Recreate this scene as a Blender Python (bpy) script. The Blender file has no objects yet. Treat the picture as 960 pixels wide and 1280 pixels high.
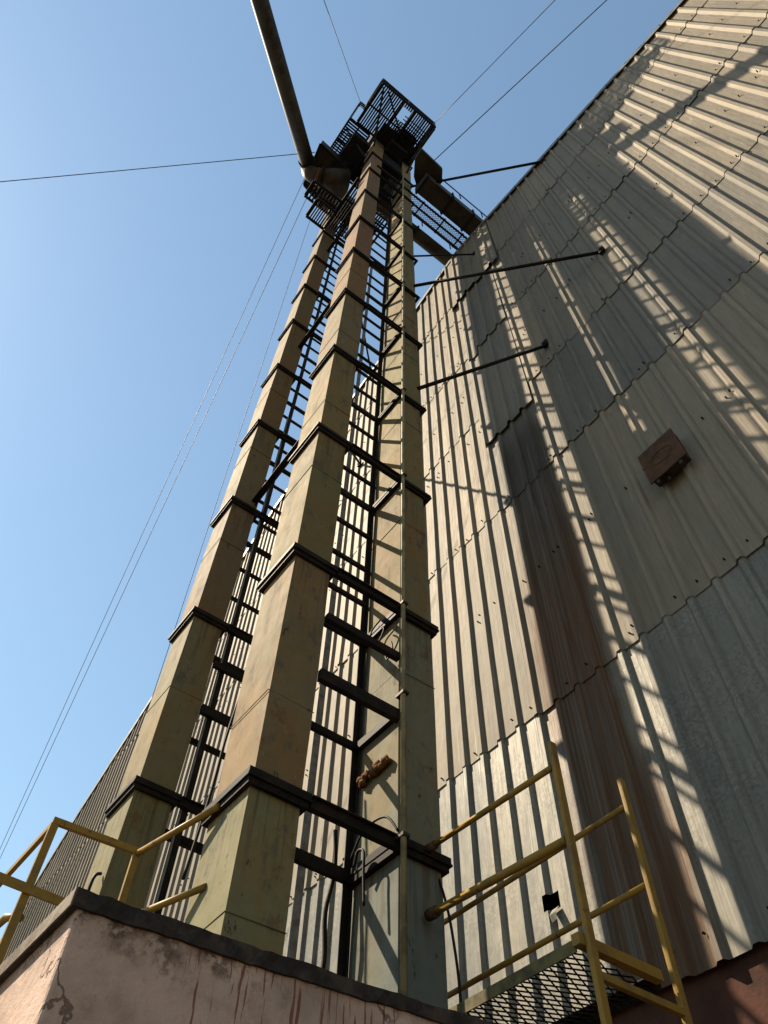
import bpy, math, random
from mathutils import Vector, Matrix, noise
random.seed(7)
S = bpy.context.scene
C = S.collection

# ------------------------------------------------------------ camera
cam_d = bpy.data.cameras.new('camera'); cam = bpy.data.objects.new('camera', cam_d); C.objects.link(cam)
yaw, pitch, roll = math.radians(35.323), math.radians(56.027), math.radians(2.126)
fwd = Vector((math.cos(pitch)*math.sin(yaw), math.cos(pitch)*math.cos(yaw), math.sin(pitch)))
rt = Vector((math.cos(yaw), -math.sin(yaw), 0)); up = rt.cross(fwd)
r2 = rt*math.cos(roll) + up*math.sin(roll); u2 = up*math.cos(roll) - rt*math.sin(roll)
m = Matrix((r2, u2, -fwd)).transposed().to_4x4()
cam.matrix_world = m
cam_d.sensor_fit = 'HORIZONTAL'; cam_d.sensor_width = 36; cam_d.lens = 36*958.5/960
cam_d.clip_start = 0.05; cam_d.clip_end = 3000
S.camera = cam

# ------------------------------------------------------------ light
TRAVEL = Vector((1, -1.175, -1.775)).normalized()
w = bpy.data.worlds.new('World'); S.world = w; w.use_nodes = True
nt = w.node_tree; bg = nt.nodes['Background']
sky = nt.nodes.new('ShaderNodeTexSky'); sky.sky_type = 'NISHITA'; sky.sun_disc = False
sky.sun_elevation = math.asin(-TRAVEL.z); sky.sun_rotation = math.atan2(-TRAVEL.x, -TRAVEL.y)
sky.air_density = 1.6; sky.dust_density = 0.15; sky.ozone_density = 3.0; sky.altitude = 0
tint = nt.nodes.new('ShaderNodeMix'); tint.data_type = 'RGBA'; tint.blend_type = 'MULTIPLY'; tint.inputs[0].default_value = 1; tint.inputs[7].default_value = (1.02, 1.0, .89, 1)
nt.links.new(sky.outputs[0], tint.inputs[6]); nt.links.new(tint.outputs[2], bg.inputs[0]); bg.inputs[1].default_value = 0.0725
sd = bpy.data.lights.new('sun', 'SUN'); sun = bpy.data.objects.new('sun', sd); C.objects.link(sun)
sd.energy = 5.0; sd.angle = math.radians(0.55); sd.color = (1, .845, .635)
sun.rotation_euler = TRAVEL.to_track_quat('-Z', 'Y').to_euler(); sun.location = (-20, 25, 40)
S.view_settings.view_transform = 'Standard'; S.view_settings.look = 'None'
S.view_settings.exposure = 1.33; S.view_settings.gamma = 1; S.view_settings.use_curve_mapping = False
S.cycles.max_bounces = 6; S.cycles.diffuse_bounces = 3; S.cycles.glossy_bounces = 2

# ------------------------------------------------------------ materials
class NT:
    def __init__(s, name, rough=.7, metal=0.0):
        s.m = bpy.data.materials.new(name); s.m.use_nodes = True
        s.t = s.m.node_tree; s.b = s.t.nodes['Principled BSDF']
        s.b.inputs['Roughness'].default_value = rough; s.b.inputs['Metallic'].default_value = metal; s.b.inputs['Specular IOR Level'].default_value = .12
        s.pos = s.n('ShaderNodeNewGeometry').outputs['Position']
    def n(s, ty, **k):
        x = s.t.nodes.new(ty)
        for a, v in k.items(): setattr(x, a, v)
        return x
    def set(s, sock, v):
        if isinstance(v, bpy.types.NodeSocket): s.t.links.new(v, sock)
        elif isinstance(v, tuple) and len(v) == 3 and len(sock.default_value) == 4: sock.default_value = (*v, 1)
        else: sock.default_value = v
    def scale(s, v, sc):
        x = s.n('ShaderNodeVectorMath', operation='MULTIPLY'); s.set(x.inputs[0], v); x.inputs[1].default_value = sc; return x.outputs[0]
    def noise(s, scale=1, detail=4, rough=.6, sc=(1, 1, 1), vec=None, dist=0):
        x = s.n('ShaderNodeTexNoise'); s.set(x.inputs['Vector'], s.scale(vec or s.pos, sc))
        x.inputs['Scale'].default_value = scale; x.inputs['Detail'].default_value = detail
        x.inputs['Roughness'].default_value = rough; x.inputs['Distortion'].default_value = dist
        return x.outputs['Fac']
    def ramp(s, f, a, b, ease=True):
        x = s.n('ShaderNodeMapRange'); x.interpolation_type = 'SMOOTHSTEP' if ease else 'LINEAR'
        s.set(x.inputs['Value'], f); x.inputs['From Min'].default_value = a; x.inputs['From Max'].default_value = b
        return x.outputs[0]
    def math(s, op, a, b=0.0, c=None):
        x = s.n('ShaderNodeMath', operation=op); s.set(x.inputs[0], a); s.set(x.inputs[1], b)
        if c is not None: s.set(x.inputs[2], c)
        return x.outputs[0]
    def mix(s, f, a, b, mode='MIX'):
        x = s.n('ShaderNodeMix', data_type='RGBA', blend_type=mode)
        s.set(x.inputs[0], f); s.set(x.inputs[6], a); s.set(x.inputs[7], b); return x.outputs[2]
    def xyz(s):
        x = s.n('ShaderNodeSeparateXYZ'); s.set(x.inputs[0], s.pos); return x.outputs
    def bump(s, h, st=.3, d=.01):
        x = s.n('ShaderNodeBump'); x.inputs['Strength'].default_value = st; x.inputs['Distance'].default_value = d
        s.set(x.inputs['Height'], h)
        prev = s.b.inputs['Normal'].links
        if prev: s.t.links.new(prev[0].from_socket, x.inputs['Normal'])
        s.t.links.new(x.outputs[0], s.b.inputs['Normal'])
    def col(s, c): s.set(s.b.inputs['Base Color'], s.mix(1.0, c, (.68, .68, .68), 'MULTIPLY'))
    def out(s): return s.m

def mat_sheet(name, base, base2, bottom=False):
    M = NT(name, .68, .06 if not bottom else .14)
    at = M.n('ShaderNodeAttribute', attribute_name='sheet'); v = at.outputs['Fac']
    dust = M.noise(1.0, 5, .65, (1, 3.2, .35))
    fine = M.noise(6, 4, .7, (1, 9, .5))
    c = M.mix(M.ramp(dust, .3, .7), base, base2)
    c = M.mix(M.math('MULTIPLY', M.ramp(fine, .35, .75), .45), c, tuple(x*.62 for x in base2))
    c = M.mix(.55, c, M.mix(v, (.62, .64, .66), (1.12, 1.06, 1.0)), 'MULTIPLY')
    if bottom:
        vo = M.n('ShaderNodeTexVoronoi'); vo.inputs['Scale'].default_value = 38; M.set(vo.inputs['Vector'], M.pos)
        bw = M.n('ShaderNodeRGBToBW'); M.set(bw.inputs[0], vo.outputs['Color']); c = M.mix(M.math('MULTIPLY', M.ramp(M.noise(1.2, 3), .35, .7), .4), c, bw.outputs[0], 'SOFT_LIGHT')
        c = M.mix(M.math('MULTIPLY', M.ramp(M.noise(2.1, 5, .7, (1, 2.2, .5)), .55, .7), .4), c, (.36, .35, .31))
        M.set(M.b.inputs['Roughness'], M.math('MULTIPLY_ADD', fine, .3, .42))
    # chalky pale drips and small bright scratches
    dr = M.math('MULTIPLY', M.ramp(M.noise(1, 3, .5, (1, 26, .8)), .64, .72), M.ramp(M.noise(.9, 2), .5, .66))
    c = M.mix(M.math('MULTIPLY', dr, .5), c, (.55, .53, .48))
    X, Y, Z = M.xyz()
    # brown run-off stain: a band of sheets below the spout, growing towards the bottom
    wob = M.math('MULTIPLY_ADD', M.noise(1.1, 4, .6, (1, 1, .25)), .9, -.45)
    yy = M.math('ADD', Y, wob)
    band = M.math('MULTIPLY', M.ramp(yy, 2.98, 3.22), M.math('SUBTRACT', 1, M.ramp(yy, 3.95, 4.3)))
    low = M.math('SUBTRACT', 1, M.ramp(Z, 10.8, 12.2))
    streak = M.noise(2.2, 6, .7, (1, 15, .16))
    k = M.math('MULTIPLY', M.math('MULTIPLY', band, low), M.ramp(streak, .12, .5))
    brown = M.mix(M.ramp(Z, 6.5, 10.0), (.125, .062, .028), (.070, .055, .042))
    brown = M.mix(M.ramp(streak, .50, .60), brown, (.15, .13, .105))
    c = M.mix(M.math('MULTIPLY', k, .95), c, brown)
    # rust bleeding below the laps and on scattered spots
    sp = M.math('MULTIPLY', M.ramp(M.noise(3.0, 5, .7, (1, 1, .4)), .66, .78), .6)
    c = M.mix(sp, c, (.17, .085, .04))
    M.col(c)
    # rolled minor ribs in each pan
    wv = M.math('SINE', M.math('MULTIPLY', Y, 2*math.pi/.061))
    M.bump(M.math('POWER', M.math('MULTIPLY_ADD', wv, .5, .5), 6), .16, .006)
    M.bump(M.noise(1.8, 3, .5, (1, 1.6, .7)), .4, .06)
    M.bump(M.noise(60, 3, .6), .12, .003)
    return M.out()

sheet_tan = mat_sheet('dusty_galvanised_sheet', (.33, .285, .22), (.26, .235, .195))
sheet_low = mat_sheet('clean_galvanised_sheet', (.30, .285, .24), (.235, .235, .215), True)
sheet_grey = mat_sheet('grey_galvanised_sheet', (.28, .25, .205), (.215, .205, .18))

def mat_paint():
    M = NT('weathered_olive_paint', .85)
    oi = M.n('ShaderNodeObjectInfo'); base = M.mix(1.0, oi.outputs['Color'], (.67, .625, .49), 'MULTIPLY')
    tc = M.n('ShaderNodeTexCoord').outputs['Generated']; sg = M.n('ShaderNodeSeparateXYZ'); M.set(sg.inputs[0], tc); h = sg.outputs[2]
    a = M.noise(1.9, 6, .68, (1, 1, .6)); b = M.noise(4.5, 6, .72, (1.4, 1.4, .7)); g = M.noise(15, 5, .75)
    st = M.noise(1, 4, .65, (24, 24, 1.1))
    c = M.mix(M.math('MULTIPLY', M.ramp(a, .44, .62), .65), base, M.mix(1.0, base, (1.14, .88, .60), 'MULTIPLY'))
    c = M.mix(M.math('MULTIPLY', M.ramp(M.noise(2.3, 6, .7), .52, .66), .5), c, M.mix(1.0, base, (.74, .86, .95), 'MULTIPLY'))
    c = M.mix(M.math('MULTIPLY', M.ramp(b, .55, .67), .62), c, (.095, .10, .095))
    c = M.mix(M.math('MULTIPLY', M.ramp(M.noise(3.1, 6, .78), .58, .67), .7), c, (.20, .095, .05))
    # dirt and rust running down from each joint, settled dirt above the next one
    run = M.math('MULTIPLY', M.ramp(h, .45, 1.0), M.ramp(st, .46, .62))
    c = M.mix(M.math('MULTIPLY', run, .6), c, (.10, .065, .038))
    c = M.mix(M.math('MULTIPLY', M.ramp(M.math('ADD', h, M.math('MULTIPLY_ADD', b, .06, -.03)), .035, .0), .7), c, (.07, .05, .03))
    # chipped spots
    c = M.mix(M.math('MULTIPLY', M.ramp(M.noise(7, 7, .8, (1, 1, .45)), .61, .655), .85), c, (.05, .04, .03))
    c = M.mix(M.math('MULTIPLY', M.ramp(M.noise(9, 6, .8, (1, 1, .3), M.scale(M.pos, (1.02, 1, 1))), .64, .68), .5), c, (.36, .33, .26))
    c = M.mix(.5, c, M.mix(g, (.62, .62, .62), (1.3, 1.3, 1.3)), 'MULTIPLY')
    M.col(c)
    M.set(M.b.inputs['Roughness'], M.math('MULTIPLY_ADD', b, .25, .68))
    M.bump(M.noise(1.5, 2, .5), .6, .06); M.bump(M.noise(5, 3, .5), .3, .012); M.bump(g, .15, .003)
    return M.out()
paint = mat_paint()

def mat_simple(name, c1, c2, rough=.7, metal=0, sc=6, bumpd=.003, lo=.4, hi=.65, detail=5):
    M = NT(name, rough, metal)
    f = M.noise(sc, detail, .65)
    M.col(M.mix(M.ramp(f, lo, hi), c1, c2)); M.bump(M.noise(sc*6, 3), .3, bumpd)
    return M.out()
black_steel = mat_simple('black_dirty_steel', (.012, .010, .008), (.028, .019, .013), .65, 0, 7)
deck_steel = mat_simple('blackened_steel', (.008, .008, .009), (.018, .016, .015), .7, 0, 4)
rust = mat_simple('rusted_steel', (.125, .068, .040), (.075, .042, .028), .85, 0, 9)
foam = mat_simple('orange_brown_sealing_foam', (.22, .10, .03), (.08, .035, .015), .9, 0, 22, .02)
galv = mat_simple('galvanised_steel', (.30, .30, .28), (.18, .175, .16), .5, .5, 9)
duct = mat_simple('weathered_duct_steel', (.060, .050, .038), (.035, .026, .018), .6, .2, 2.5)
grey_frame = mat_simple('grey_painted_angle_steel', (.10, .12, .11), (.06, .065, .055), .7, 0, 5)
cable_m = mat_simple('black_cable_rubber', (.012, .012, .012), (.02, .02, .02), .6)
wire_m = mat_simple('guy_wire_steel', (.10, .10, .11), (.07, .07, .075), .6, .3)
roof_m = mat_simple('dull_roof_sheet', (.33, .32, .29), (.25, .23, .20), .6, .2, 1.2)
conc = mat_simple('dusty_concrete_yard', (.15, .13, .105), (.10, .088, .07), .9, 0, .8, .01)

def mat_yellow():
    M = NT('worn_yellow_paint', .5)
    c = M.mix(M.ramp(M.noise(4, 5, .7), .45, .7), (.33, .20, .042), (.20, .13, .045))
    c = M.mix(M.ramp(M.noise(11, 6, .75), .60, .68), c, (.11, .05, .025))
    M.col(c); M.bump(M.noise(40, 3), .2, .002)
    return M.out()
yellow = mat_yellow()

def mat_stucco():
    M = NT('stained_pink_stucco', .92)
    X, Y, Z = M.xyz()
    n1 = M.noise(2.2, 6, .65); n2 = M.noise(9, 6, .7)
    c = M.mix(M.ramp(n1, .35, .68), (.66, .49, .41), (.42, .31, .26))
    c = M.mix(M.math('MULTIPLY', M.ramp(n2, .48, .75), .5), c, (.30, .215, .185))
    pale = M.ramp(M.noise(5, 4, .6, (1, 1, .6), M.scale(M.pos, (1.3, 1, 1))), .55, .7)
    c = M.mix(M.math('MULTIPLY', pale, .3), c, (.62, .50, .43))
    # grime and peeling directly under the kerb, mostly near the corner
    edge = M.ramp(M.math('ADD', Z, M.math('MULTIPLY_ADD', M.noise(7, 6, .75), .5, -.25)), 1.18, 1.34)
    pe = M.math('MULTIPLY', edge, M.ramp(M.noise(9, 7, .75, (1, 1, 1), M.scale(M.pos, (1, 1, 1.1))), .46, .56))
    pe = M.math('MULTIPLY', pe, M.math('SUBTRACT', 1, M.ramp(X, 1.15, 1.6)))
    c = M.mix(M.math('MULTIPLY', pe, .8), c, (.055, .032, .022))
    # rust drips
    xw = M.math('MULTIPLY_ADD', M.noise(9, 2), .018, X)
    wobx = M.n('ShaderNodeCombineXYZ'); M.set(wobx.inputs[0], xw); M.set(wobx.inputs[2], M.math('MULTIPLY', Z, .05))
    dn = M.n('ShaderNodeTexNoise'); M.set(dn.inputs['Vector'], wobx.outputs[0]); dn.inputs['Scale'].default_value = 58; dn.inputs['Detail'].default_value = 3
    ln = M.n('ShaderNodeTexNoise'); M.set(ln.inputs['Vector'], wobx.outputs[0]); ln.inputs['Scale'].default_value = 13
    d = M.ramp(dn.outputs['Fac'], .58, .625)
    length = M.math('MULTIPLY_ADD', ln.outputs['Fac'], -1.1, 1.45)
    d = M.math('MULTIPLY', d, M.ramp(M.math('SUBTRACT', Z, length), -.05, .12))
    d = M.math('MULTIPLY', d, M.math('MULTIPLY', M.ramp(X, 1.0, 1.12), M.math('SUBTRACT', 1, M.ramp(X, 2.0, 2.3))))
    c = M.mix(M.math('MULTIPLY', d, .8), c, (.19, .055, .028))
    # cracks
    vo = M.n('ShaderNodeTexVoronoi', feature='DISTANCE_TO_EDGE'); vo.inputs['Scale'].default_value = 1.9
    dv = M.n('ShaderNodeVectorMath', operation='MULTIPLY_ADD')
    nc = M.n('ShaderNodeTexNoise'); M.set(nc.inputs['Vector'], M.pos); nc.inputs['Scale'].default_value = 5; nc.inputs['Detail'].default_value = 6
    M.set(dv.inputs[0], nc.outputs['Color']); dv.inputs[1].default_value = (.35, .35, .35); M.set(dv.inputs[2], M.pos)
    M.set(vo.inputs['Vector'], dv.outputs[0])
    cr = M.math('SUBTRACT', 1, M.ramp(vo.outputs['Distance'], .003, .011))
    cr = M.math('MULTIPLY', cr, M.ramp(M.noise(1.8, 3), .5, .56))
    c = M.mix(M.math('MULTIPLY', cr, .7), c, (.09, .055, .04))
    M.col(c)
    M.bump(M.math('SUBTRACT', M.noise(38, 5, .7), M.math('MULTIPLY', cr, 2.0)), .6, .006)
    M.bump(n2, .5, .02)
    return M.out()
stucco = mat_stucco()
def mat_kerb():
    M = NT('bitumen_smeared_kerb', .85); X, Y, Z = M.xyz()
    f = M.noise(6, 6, .7)
    c = M.mix(M.ramp(f, .4, .68), (.035, .030, .029), (.10, .075, .06))
    side = M.mix(M.ramp(f, .35, .6), (.30, .25, .20), (.15, .12, .10))
    c = M.mix(M.ramp(X, .634, .626), c, side)
    M.col(c); M.bump(M.noise(18, 5, .7), .6, .012)
    return M.out()
kerb_m = mat_kerb()
masonry = mat_simple('dark_red_washed_masonry', (.10, .045, .032), (.06, .03, .024), .9, 0, 2.5, .02)

# ------------------------------------------------------------ mesh helpers
class MB:
    def __init__(s): s.v = []; s.f = []; s.sm = []
    def box(s, x0, x1, y0, y1, z0, z1):
        b = len(s.v); s.v += [(x, y, z) for z in (z0, z1) for y in (y0, y1) for x in (x0, x1)]
        for q in ((0, 2, 3, 1), (4, 5, 7, 6), (0, 1, 5, 4), (2, 6, 7, 3), (0, 4, 6, 2), (1, 3, 7, 5)): s.f.append([b+i for i in q]); s.sm.append(0)
        return s
    def bar(s, a, b, wd, ht, upv=(0, 0, 1)):
        a = Vector(a); b = Vector(b); d = (b-a).normalized(); u = Vector(upv)
        if abs(d.dot(u)) > .98: u = Vector((0, 1, 0))
        sx = d.cross(u).normalized(); uz = sx.cross(d)
        k = len(s.v)
        for p in (a, b):
            for i, j in ((-1, -1), (1, -1), (1, 1), (-1, 1)): s.v.append(tuple(p + sx*(i*wd/2) + uz*(j*ht/2)))
        for q in ((0, 3, 2, 1), (4, 5, 6, 7), (0, 1, 5, 4), (1, 2, 6, 5), (2, 3, 7, 6), (3, 0, 4, 7)): s.f.append([k+i for i in q]); s.sm.append(0)
        return s
    def angle(s, a, b, size, t, upv=(0, 0, 1), flip=1):
        """L section: one flange down, one flange sideways"""
        a = Vector(a); b = Vector(b); d = (b-a).normalized(); u = Vector(upv); sx = d.cross(u).normalized()*flip; uz = u
        s.bar(a + uz*(-size/2), b + uz*(-size/2), t, size, upv)
        o = sx*(size/2 + t/2) + uz*(-t/2 - .001)
        s.bar(a+o, b+o, size, t, upv); return s
    def tube(s, pts, r, n=10, r2=None, caps=True):
        pts = [Vector(p) for p in pts]; k = len(s.v); N = len(pts); pu = None
        for i, p in enumerate(pts):
            d = (pts[min(i+1, N-1)] - pts[max(i-1, 0)]).normalized()
            if pu is None: pu = Vector((0, 0, 1)) if abs(d.z) < .9 else Vector((1, 0, 0))
            u = (pu - d*pu.dot(d)).normalized(); pu = u; v = d.cross(u)
            rr = r if r2 is None else r + (r2-r)*i/(N-1)
            for j in range(n):
                a = 2*math.pi*j/n; s.v.append(tuple(p + u*(math.cos(a)*rr) + v*(math.sin(a)*rr)))
        for i in range(N-1):
            for j in range(n):
                s.f.append([k+i*n+j, k+i*n+(j+1) % n, k+(i+1)*n+(j+1) % n, k+(i+1)*n+j]); s.sm.append(1)
        if caps:
            s.f.append([k+j for j in reversed(range(n))]); s.sm.append(0)
            s.f.append([k+(N-1)*n+j for j in range(n)]); s.sm.append(0)
        return s
    def poly(s, pts):
        k = len(s.v); s.v += [tuple(p) for p in pts]; s.f.append(list(range(k, k+len(pts)))); s.sm.append(0); return s
    def prism(s, pts, d):
        """closed outline extruded by vector d"""
        k = len(s.v); n = len(pts); d = Vector(d)
        s.v += [tuple(p) for p in pts] + [tuple(Vector(p)+d) for p in pts]
        s.f.append([k+i for i in range(n)]); s.f.append([k+n+i for i in reversed(range(n))]); s.sm += [0, 0]
        for i in range(n): s.f.append([k+i, k+n+i, k+n+(i+1) % n, k+(i+1) % n]); s.sm.append(0)
        return s
    def build(s, name, mat, parent=None, bevel=0, color=None):
        me = bpy.data.meshes.new(name)
        o = bpy.data.objects.new(name, me); C.objects.link(o)
        off = Vector((0, 0, 0))
        if parent is not None: o.parent = parent; off = parent['_base'] if False else BASE[parent.name]
        else:
            xs = [v[0] for v in s.v]; ys = [v[1] for v in s.v]; zs = [v[2] for v in s.v]
            off = Vector(((min(xs)+max(xs))/2, (min(ys)+max(ys))/2, min(zs))); o.location = off
        BASE[o.name] = off
        me.from_pydata([(v[0]-off.x, v[1]-off.y, v[2]-off.z) for v in s.v], [], s.f)
        me.polygons.foreach_set('use_smooth', [bool(x) for x in s.sm]); me.update()
        me.materials.append(mat)
        if bevel:
            b = o.modifiers.new('bevel', 'BEVEL'); b.width = bevel; b.segments = 2; b.limit_method = 'ANGLE'
        if color: o.color = (*color, 1)
        return o
BASE = {}
def tag(o, label=None, cat=None, group=None, kind=None):
    for k, v in (('label', label), ('category', cat), ('group', group), ('kind', kind)):
        if v: o[k] = v
    return o
def thing(name, loc, label, cat, group=None):
    o = bpy.data.objects.new(name, None); C.objects.link(o); o.location = loc; BASE[o.name] = Vector(loc)
    o.empty_display_size = .3
    return tag(o, label, cat, group)

# ------------------------------------------------------------ ground
g = MB(); N = 24
for i in range(N):
    for j in range(N):
        a = -600 + 1200*i/N; b = -600 + 1200*j/N
        g.poly([(a, b, -1.6), (a+50, b, -1.6), (a+50, b+50, -1.6), (a, b+50, -1.6)])
tag(g.build('ground', conc), kind='structure')

# ------------------------------------------------------------ warehouse
W = 5.26
PK = (4.1, 23.5)
def eave(y):
    pts = [(-24.0, 12.4), (-9.5, 19.9), (4.1, 23.5), (13.5, 20.9), (17.0, 19.0), (20.0, 17.5), (24.0, 15.3), (32.2, 9.6)]
    for (a, za), (b, zb) in zip(pts, pts[1:]):
        if a <= y <= b: return za + (zb-za)*(y-a)/(b-a)
    return pts[0][1] if y < pts[0][0] else pts[-1][1]
YA, YB = -24.0, 32.0
wh = thing('warehouse', (W, 4, -1.6), 'large corrugated sheet metal warehouse wall rising to a low gable beside the elevator tower', 'warehouse')
PITCH = .305
def sheeting(y0, y1, zb, zt, mat, name='corrugated_sheeting', out=0.0, lap=.011, seed=1, jag=.010, cut=None, zcut=None, ph=0.0, wav=.004):
    rnd = random.Random(seed); vs = []; fs = []; sid = []; sm = []
    y = y0; cols = []
    prof = [(0.0, 0), (.095, 0), (.190, 0), (.214, -.047), (.262, -.047)]
    k = 0; ysheet = {}
    while y < y1 - 1e-6:
        for a, x in prof:
            if y + a <= y1 + 1e-6: cols.append((y+a, x, k//3))
        y += PITCH; k += 1
    cols.append((min(y, y1), 0, (k-1)//3))
    jz = [rnd.uniform(-jag, jag) for _ in range(k+3)]; jx = [rnd.uniform(0, .005) for _ in range(k+3)]; jv = [rnd.random() for _ in range(k+3)]
    nz = max(2, int((zt-zb)/.55)) if zt < 90 else 8
    idx = []
    for (yy, x, s_) in cols:
        top = min(zt, eave(yy) - .03); col = []
        b0 = zb + jz[s_]
        if top <= b0 + .03: idx.append(None); continue
        for i in range(nz+1):
            t = i/nz; z = b0 + (top-b0)*t
            if zcut and i in zcut: z = zcut[i]
            ww = wav*noise.noise(Vector((yy*1.3, z*.8, seed*3.1)))*2.0
            tear = .02*max(0, noise.noise(Vector((yy*2.2, z*2.0, seed*7.7))))*(1 if i == 0 else .15)
            col.append(len(vs)); vs.append((W + x - out - .004 - lap*(1-t) - jx[s_]*(1-t) + ww - tear, yy, z))
        idx.append(col)
    for i in range(len(cols)-1):
        a, b = idx[i], idx[i+1]
        if a is None or b is None: continue
        for j in range(nz):
            if cut and cut[0] < (cols[i][0]+cols[i+1][0])/2 < cut[1] and j == cut[2]: continue
            fs.append([a[j], a[j+1], b[j+1], b[j]]); sid.append(jv[cols[i][2]])
    me = bpy.data.meshes.new(name); o = bpy.data.objects.new(name, me); C.objects.link(o)
    o.parent = wh; off = BASE[wh.name]
    me.from_pydata([(v[0]-off.x, v[1]-off.y, v[2]-off.z) for v in vs], [], fs)
    at = me.attributes.new('sheet', 'FLOAT', 'FACE'); at.data.foreach_set('value', sid)
    me.materials.append(mat); me.update()
    return o
# rows overlap downwards; each row hangs a little outside the one below
SPL = 4.25
rowsR = [(2.75, 5.95, sheet_low), (5.79, 9.95, sheet_tan), (9.82, 12.65, sheet_grey), (12.5, 16.2, sheet_tan), (16.05, 20.0, sheet_tan), (19.87, 99, sheet_tan)]
rowsL = [(2.75, 6.0, sheet_low), (5.85, 10.0, sheet_tan), (9.88, 13.25, sheet_tan), (13.1, 16.2, sheet_tan), (16.05, 20.15, sheet_tan), (20.0, 99, sheet_tan)]
YC = YA + PITCH*round((SPL-YA)/PITCH)
for i, (a, b, mt) in enumerate(rowsR): sheeting(YA, YC, a, b, mt, seed=10+i, out=0.0)
for i, (a, b, mt) in enumerate(rowsL):
    if i == 0: sheeting(YC, YB, a, b, mt, seed=30, out=0, cut=(YC+.12, YC+.24, 2), zcut={2: 3.73, 3: 3.88})
    else: sheeting(YC, YB, a, b, mt, seed=30+i, out=0)
# patch sheets fixed over the first ones
YP = YC - PITCH*4
sheeting(YP, YC + PITCH*0, 11.87, 15.9, sheet_grey, 'patch_sheet', .03, .03, 51, .1)
sheeting(YP, YC + PITCH*0, 15.72, 19.6, sheet_grey, 'patch_sheet', .034, .03, 52, .12)
sheeting(YP - PITCH, YC + PITCH, 19.35, 99, sheet_tan, 'patch_sheet', .05, .05, 53, .22)

q = MB(); yy = YC+.142; q.poly([(W-.03, yy-.045, 3.735), (W-.03, yy+.045, 3.73), (W-.085, yy+.04, 3.66), (W-.085, yy-.04, 3.67)]); q.poly([(W-.085, yy-.04, 3.67), (W-.085, yy+.04, 3.66), (W-.07, yy+.03, 3.60), (W-.07, yy-.035, 3.61)]); q.build('bent_flap', sheet_low, wh)
b = MB(); b.box(W+.03, 50, -23.9, 31.9, -1.6, 2.86)
b.build('base_wall', masonry, wh)
# dark interior shell behind the sheets (purlins and posts)
b = MB()
for z in (3.4, 5.6, 7.7, 9.6, 11.2, 12.8, 14.6, 16.3, 18.2, 20.0): 
    y0, y1 = -23.5, 31.5
    while eave(y0) < z+.4: y0 += .25
    while eave(y1) < z+.4: y1 -= .25
    b.box(W+.02, W+.12, y0, y1, z, z+.08)
for y in range(-22, 32, 6): b.box(W+.13, W+.4, y, y+.2, 2.86, eave(y)-.5)
b.build('wall_purlins', grey_frame, wh)
# verge flashing
fl = MB(); ys = [-24.0, -9.5, 4.1, 13.5, 17.0, 20.0, 24.0, 32.2]
yy = -24.0; pts = []
while yy <= 32.2: pts.append(yy); yy += 1.6
pts = sorted(set(pts + ys))
for a, c in zip(pts, pts[1:]):
    j = random.uniform(-.012, .012); za, zc = eave(a)+j, eave(c)+j
    fl.prism([(W-.085, a, za-.13), (W-.085, c+.02, zc-.13), (W-.085, c+.02, zc+.05), (W-.085, a, za+.05)], (.012, 0, 0))
    fl.prism([(W-.085, a, za+.052), (W-.085, c+.02, zc+.052), (W+.35, c+.02, zc+.056), (W+.35, a, za+.056)], (0, 0, .01))
fl.build('verge_flashing', galv, wh)
rf = MB()
for a, c in zip(ys, ys[1:]):
    rf.prism([(W+.02, a, eave(a)), (W+.02, c, eave(c)), (W+.02, c, eave(c)-.05), (W+.02, a, eave(a)-.05)], (44, 0, 0))
rf.build('roof', roof_m, wh)
sw = MB(); sw.box(W+.1, 49, -23.98, -23.94, 2.87, 12.3); sw.box(W+.1, 49, 31.94, 31.98, 2.87, 9.5)
sw.prism([(49, y, eave(y)-.06) for y in ys] + [(49, 32.2, 2.87), (49, -24, 2.87)], (.05, 0, 0))
sw.build('far_wall', roof_m, wh)
sc = MB()
rs = random.Random(5)
for z in (2.95, 5.95, 8.0, 9.95, 12.62, 14.4, 16.2, 18.0, 20.0):
    y = YA + .05
    while y < 16:
        if eave(y) > z+.3 and rs.random() < .8:
            yy = y + rs.choice((.02, .25 if rs.random() < .5 else .05)); x = W - (.07 if yy-y > .2 else .034)
            zz = z+rs.uniform(-.03, .03)
            sc.tube([(x+.03, yy, zz), (x-.012, yy, zz)], .010, 6)
        y += PITCH
sc.build('sheet_screws', black_steel, wh)

# ------------------------------------------------------------ flood lamp box on the wall
fb = thing('junction_box', (W, 1.67, 7.430), 'rusty square metal box with grey clips mounted alone on the corrugated wall', 'metal box')
q = MB(); q.prism([(W-.192, 1.44, 7.450), (W-.192, 1.90, 7.450), (W-.192, 1.90, 8.000), (W-.192, 1.44, 8.000)], (.115, 0, 0)); q.build('housing', duct, fb, .008)
q = MB(); q.prism([(W-.215, 1.42, 7.430), (W-.215, 1.93, 7.430), (W-.215, 1.93, 8.030), (W-.215, 1.42, 8.030)], (.022, 0, 0)); q.build('front_plate', rust, fb, .004)
q = MB(); ring = [(W-.218, 1.67+.15*math.cos(t)*1.0, 7.720+.10*math.sin(t)) for t in [i*math.pi/12 for i in range(25)]]; q.tube(ring, .004, 6, caps=False); q.build('raised_oval_rim', rust, fb)
for yy in (1.52, 1.84):
    q = MB(); q.box(W-.20, W-.16, yy-.02, yy+.02, 7.370, 7.450); q.build('clip', duct, fb)
q = MB(); q.tube([(W-.13, 1.74, 7.450), (W-.13, 1.74, 7.350)], .022, 8); q.build('cable_gland', duct, fb)
q = MB(); q.bar((W-.075, 1.55, 7.700), (W-.02, 1.55, 7.700), .06, .3); q.build('wall_bracket', black_steel, fb)
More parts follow.
